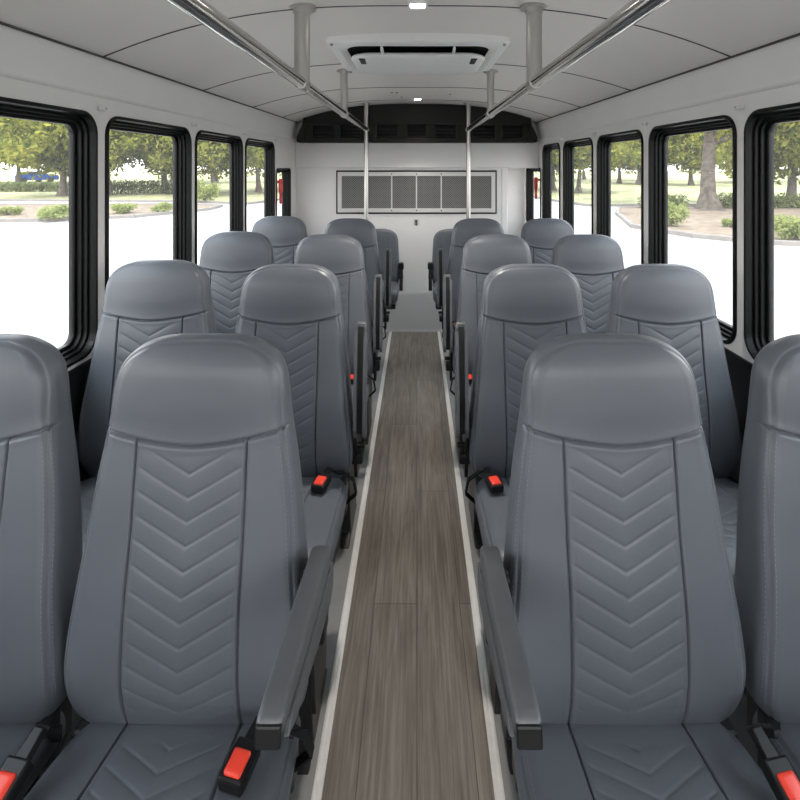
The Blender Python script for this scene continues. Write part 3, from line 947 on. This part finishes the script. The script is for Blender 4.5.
# ------------------------------------------------------------------ front of the bus (behind the camera)
vs, fs = holed_slab([(-1.2, 0), (1.2, 0), (1.2, 2.35), (-1.2, 2.35)], [rrect(-.95, .95, 1.0, 1.8, .12)], .02, .006)  # unseen front, opening shrunk to weaken the light on seat faces
mb = MB(); mb.add([(v.x, Y0-.03+v.z, v.y) for v in vs], fs)
struct(mb.build('wall_front', WALLM), 'front wall of the bus with the windscreen opening', 'wall')

# ------------------------------------------------------------------ outdoors
GZ = -0.60
def gp(px, py):
    Y = (CZ-GZ)*500/(py-166); return ((px-417)*Y/500, Y)
mb = MB(); mb.box((-160, -60, GZ-.2), (160, 220, GZ)); struct(mb.build('ground', ASPH), 'pale concrete parking lot around the bus', 'ground')

def slab(name, pts, z0, z1, m, label, cat):
    mb = MB(); mb.prism(pts, z0, z1, 2, 0, 0); return struct(mb.build(name, m), label, cat)
# left: kerbed bed with bushes, drive strip, lawn beyond
lbed = [(-60, 17.5), (-24, 18.6), (-14.8, 19.6), (-11.9, 21.0), (-10.2, 24.5), (-10.4, 26.6), (-13.5, 27.5), (-25, 27), (-60, 25)]
def kerb(name, pts, label, closed=True, w=.16):
    mb = MB(); n = len(pts)
    for i in range(n if closed else n-1):
        a = Vector((*pts[i], 0)); b = Vector((*pts[(i+1) % n], 0)); d = (b-a).normalized(); q = Vector((-d.y, d.x, 0))*w/2
        L = [a+q-d*.05, b+q+d*.05, b-q+d*.05, a-q-d*.05]
        mb.prism([(p.x, p.y) for p in L], GZ-.02, GZ+.14, 2, 0, .02)
    return struct(mb.build(name, KERBM), label, 'kerb')
slab('ground', lbed, GZ-.02, GZ+.09, MULCH, 'mulch bed outside the left windows', 'ground')
kerb('kerb', lbed, 'kerb round the left mulch bed')
llawn = [(-150, 30), (-26, 31), (-14, 30), (-9.5, 28.2), (-8.2, 34), (-7.5, 60), (-7, 190), (-150, 190)]
slab('lawn', llawn, GZ-.02, GZ+.07, LAWNM, 'grass beyond the left mulch bed', 'lawn')
kerb('kerb', llawn[1:7], 'kerb along the left lawn', False)
# right: mulch bed round the thick trunk, then lawn
rbed = [(7.6, 17.6), (8.4, 15.2), (9.6, 13.9), (13, 12.6), (24, 12.2), (24, 25.5), (14.5, 25.5), (10.2, 25.2), (9.0, 22.5)]
slab('ground', rbed, GZ-.02, GZ+.09, MULCH, 'mulch bed round the thick tree outside the right windows', 'ground')
kerb('kerb', rbed, 'kerb round the right mulch bed')
rlawn = [(9.2, 27.0), (40, 27.0), (150, 29), (150, 190), (6.5, 190), (7.5, 60), (8.2, 32)]
slab('lawn', rlawn, GZ-.02, GZ+.07, LAWNM, 'grass beyond the right mulch bed', 'lawn')
kerb('kerb', [(40, 27.0), (9.2, 27.0), (8.2, 32), (7.5, 60)], 'kerb along the right lawn', False)

LN = np.random.default_rng(11)
def leaf_cloud(name, n, clumps, spread, size, m, rng):
    cl = np.array(clumps); idx = rng.integers(0, len(cl), n)
    d = rng.normal(size=(n, 3)); d /= np.linalg.norm(d, axis=1)[:, None]
    rad = (rng.random(n)**(1/2.2))[:, None]
    P = cl[idx, :3] + d*rad*cl[idx, 3:4]*np.array(spread)
    u = rng.normal(size=(n, 3)); u /= np.linalg.norm(u, axis=1)[:, None]
    w = np.cross(u, rng.normal(size=(n, 3))); w /= np.linalg.norm(w, axis=1)[:, None]
    s = (size*(0.6+0.8*rng.random(n)))[:, None]
    V = np.stack([P-u*s, P+w*s*.45, P+u*s, P-w*s*.45], 1).reshape(-1, 3)
    F = [(4*i, 4*i+1, 4*i+2, 4*i+3) for i in range(n)]
    return mesh_from(name, V.tolist(), F, m, smooth=False)

def tree_meshes(seed, tr, th, ch, cr, nleaf, lean=0.0, leaf=.13):
    """trunk radius, height where the crown starts, crown height, crown radius"""
    rng = np.random.default_rng(seed); r = random.Random(seed)
    mb = MB(); top = th+ch*.75
    zs = np.linspace(0, top, 12); path = []; rad = []
    for z in zs:
        path.append((lean*z + .06*math.sin(z*1.3+seed), .05*math.cos(z*1.1+seed), z))
        flare = 1+.75*math.exp(-z/.30); rad.append(tr*flare*(1-.75*z/top) if z > .0 else tr*1.75)
    mb.tube(path, rad, 14)
    clumps = []
    for k in range(15):
        a = k*2.399+seed; z = th*.8 + (top-th*.8)*(k/15.0)
        i = min(int(z/top*11), 10); b = Vector(path[i])
        L = cr*(.95 - .5*(k/15.0))*(.75+.5*r.random())
        pts = [b]
        for s in (.35, .7, 1.0):
            pts.append(b + Vector((math.cos(a)*L*s, math.sin(a)*L*s, L*(.28*s + .16*s*s) + r.uniform(-.15, .15))))
        r0 = tr*.42*(1-.5*k/15)
        mb.tube([tuple(p) for p in pts], [r0, r0*.7, r0*.45, r0*.2], 8)
        for p in pts[1:]:
            clumps.append((p.x, p.y, p.z, cr*(.30+.16*r.random())))
            clumps.append((p.x+r.uniform(-.5, .5)*cr*.6, p.y+r.uniform(-.5, .5)*cr*.6, p.z-r.uniform(-.3, .35)*cr*.4, cr*(.22+.15*r.random())))
    for k in range(16):
        a = r.uniform(0, 2*PI); q = cr*math.sqrt(r.random())*.85
        clumps.append((lean*top+math.cos(a)*q, math.sin(a)*q, th+ch*(.35+.55*r.random()), cr*.38))
    tm = mb.mesh('trunk', BARK)
    cm = leaf_cloud('crown', nleaf, clumps, (1, 1, .72), leaf, LEAF, rng)
    return tm, cm
T_A = tree_meshes(3, .26, 2.4, 5.5, 3.6, 17000, 0.0, .17)
T_B = tree_meshes(8, .17, 2.5, 5.5, 3.2, 14000, 0.0, .17)
T_BIG = tree_meshes(5, .36, 4.6, 5.5, 4.2, 16000)
T_C = tree_meshes(14, .20, 2.1, 5.0, 3.4, 14000, .10, .17)
def tree(x, y, ms, sc, rz, label, group=None):
    t = thing('tree', label, 'tree', (x, y, GZ+.06), (0, 0, rz), group)
    t.scale = (sc, sc, sc)
    link('trunk', ms[0], t); link('crown', ms[1], t)
    return t
def tpx(px, py, ms, sc, rz, label, group=None):
    x, y = gp(px, py); return tree(x, y, ms, sc, rz, label, group)
tpx(61, 197, T_C, 1.15, .4, 'leaning leafy tree in the lawn seen through the front left window')
tpx(18, 186, T_B, 1.3, 2.0, 'slim tree far behind the leaning one at the far left')
tpx(108, 196, T_B, .95, 1.0, 'slim dark trunked tree at the near edge of the second left window')
tpx(164, 194, T_A, .9, 2.2, 'leafy tree above the trimmed bush in the second left window')
tpx(213, 196, T_A, .95, 3.4, 'leafy tree seen through the third left window')
tpx(258, 193, T_B, 1.1, .2, 'leafy tree seen through the fourth left window')
tpx(288, 190, T_A, 1.0, 5.0, 'leafy tree behind the small left window with the red handle')
tpx(709, 211, T_BIG, 1.0, 1.2, 'thick trunked tree standing in the right mulch bed')
tpx(791, 207, T_A, .9, 2.9, 'forked tree behind the bush at the far right')
tpx(579, 194, T_B, 1.0, 2.4, 'tree standing on the right lawn, second window from the partition')
tpx(552, 191, T_A, 1.05, 4.1, 'leafy tree in the window nearest the partition on the right')
tpx(692, 186, T_C, 1.1, 2.6, 'thin leaning tree left of the thick trunk, far across the lawn')
tpx(619, 184, T_B, 1.15, .9, 'far lawn tree in the middle right window, nearer the partition')
tpx(639, 185, T_A, 1.0, 3.0, 'far lawn tree in the middle right window, nearer the camera')
far = 'distant trees beyond the lawns'
k = 0
for x, y in ((-62, 62), (-50, 66), (-40, 60), (-33, 68), (-25, 62), (-17, 66), (19, 70), (26, 78), (33, 72), (40, 62), (48, 68), (56, 58), (12, 74), (-75, 60), (66, 66)):
    tree(x, y, (T_A, T_B, T_C)[k % 3], 1.25, k*1.7, 'distant leafy tree in the hazy row beyond the %s lawn' % ('left' if x < 0 else 'right'), far + (' on the left' if x < 0 else ' on the right')); k += 1

def bush_mesh(seed, n, leaf, flat=.6, m=BUSHL):
    r = random.Random(seed); cl = []
    for k in range(14):
        a = r.uniform(0, 2*PI); q = .40*math.sqrt(r.random())
        cl.append((math.cos(a)*q, math.sin(a)*q, .22+.45*r.random()*(1-q), .27))
    foliage = leaf_cloud('foliage', n, cl, (1, 1, .8), leaf, m, np.random.default_rng(seed))
    mb = MB()
    for k in range(9):
        a = r.uniform(0, 2*PI); q = r.uniform(.15, .4)
        mb.tube([(0, 0, 0), (math.cos(a)*q*.4, math.sin(a)*q*.4, .22), (math.cos(a)*q, math.sin(a)*q, .55)], [.018, .013, .006], 6)
    return foliage, mb.mesh('stem', BARK)
BUSH = [bush_mesh(s, 1500, .055) for s in (1, 2)]
def bush(px, py, wpx, hpx, ms, label, cat='bush'):
    x, y = gp(px, py); sw = wpx*y/500; sh = hpx*y/500
    t = thing('bush', label, cat, (x, y, GZ+.07)); t.scale = (sw/1.15, sw/1.15, sh/.85)
    t.rotation_euler = (0, 0, px*.7)
    link('foliage', ms[0], t); link('stem', ms[1], t)
bush(56, 221, 40, 17, BUSH[0], 'broad green bush in the mulch bed below the leaning tree')
bush(9, 217, 24, 12, BUSH[1], 'low bush at the far left edge of the mulch bed')
bush(124, 215, 28, 14, BUSH[1], 'loose pale bush in the second left window')
bush(163, 214, 25, 12, BUSH[0], 'compact trimmed bush in the second left window')
bush(205, 203, 28, 26, BUSH[0], 'tall bush beyond the kerb in the third left window')
bush(672, 229, 30, 30, BUSH[0], 'tall leafy bush left of the thick trunk in the right bed')
bush(731, 230, 16, 13, BUSH[1], 'small bush right of the thick trunk in the right bed')
bush(795, 243, 44, 34, BUSH[1], 'large bush at the right edge of the mulch bed')

def hedge(x0, x1, y, h, d, label, seed):
    rng = np.random.default_rng(seed); n = int((x1-x0)*620)
    cl = []; L = x1-x0
    k = int(L/.45)+1
    for i in range(k):
        for zz in (.35, .75): cl.append((i*L/max(k-1, 1)-L/2, 0, h*zz, .42))
    me = leaf_cloud('hedge', n, cl, (1, d/.8, h/.9), .09, HEDGEL, rng)
    o = link('hedge', me, None, ((x0+x1)/2, y, GZ+.06)); tag(o, label, 'hedge')
hedge(-42, -27, 41, .72, .9, 'dark clipped hedge beyond the leaning tree on the left lawn', 1)
hedge(-25.5, -18.5, 38, .9, .9, 'dark clipped hedge behind the two bushes in the second left window', 2)
hedge(11.3, 12.9, 24.6, .62, .7, 'low dark hedge left of the thick trunk', 3)
hedge(15.3, 19.5, 24.8, .66, .7, 'low dark hedge right of the thick trunk', 4)
hedge(21, 40, 26.2, .5, .7, 'low dark hedge behind the forked tree at the far right', 5)

# distant parked car
cx, cy = gp(37, 183.2)
t = thing('car', 'small dark blue car parked far beyond the left lawn', 'car', (cx, cy, GZ+.07), (0, 0, .7))
mb = MB(); mb.prism([(-2.2, .35), (2.2, .35), (2.25, .75), (2.1, .95), (1.2, 1.02), (.5, 1.45), (-1.1, 1.48), (-1.9, 1.05), (-2.2, .95)], -.85, .85, 1, 0, .05); mb.build('car_body', CARB, t)
mb = MB(); mb.prism([(1.0, 1.04), (.45, 1.40), (-1.0, 1.42), (-1.6, 1.06)], -.87, .87, 1, 0, 0); mb.build('car_window', CARW, t)
for x in (-1.35, 1.35):
    for y in (-.8, .8):
        mb = MB(); mb.tube([(x, y-.1, .33), (x, y+.1, .33)], .33, 20); mb.build('wheel', TYRE, t)

# ------------------------------------------------------------------ light
w = bpy.data.worlds.new('world'); S.world = w; w.use_nodes = True
nt = w.node_tree; bg = nt.nodes['Background']
tc = nt.nodes.new('ShaderNodeTexCoord'); sx = nt.nodes.new('ShaderNodeSeparateXYZ')
nt.links.new(tc.outputs['Generated'], sx.inputs[0])
rp = nt.nodes.new('ShaderNodeValToRGB')
rp.color_ramp.elements[0].position = 0.0; rp.color_ramp.elements[0].color = (1.0, 0.985, 0.96, 1)
rp.color_ramp.elements[1].position = 0.7; rp.color_ramp.elements[1].color = (0.80, 0.90, 1.0, 1)
nt.links.new(sx.outputs['Z'], rp.inputs['Fac']); nt.links.new(rp.outputs['Color'], bg.inputs['Color'])
bg.inputs['Strength'].default_value = 3.4
sun = bpy.data.lights.new('sun', 'SUN'); sun.energy = 3.0; sun.angle = math.radians(4); sun.color = (1, .96, .88)
so = bpy.data.objects.new('sun', sun); COL.objects.link(so)
so.rotation_euler = Vector((0.10, 0.62, -1.0)).to_track_quat('-Z', 'Y').to_euler()
so.location = (0, -5, 12)

S.view_settings.view_transform = 'Standard'
S.view_settings.look = 'None'
S.view_settings.gamma = 1.0
S.view_settings.exposure = 0.85
S.view_settings.use_curve_mapping = False
try:
    S.cycles.use_denoising = True
    S.cycles.max_bounces = 10; S.cycles.diffuse_bounces = 6; S.cycles.transparent_max_bounces = 24
except Exception: pass
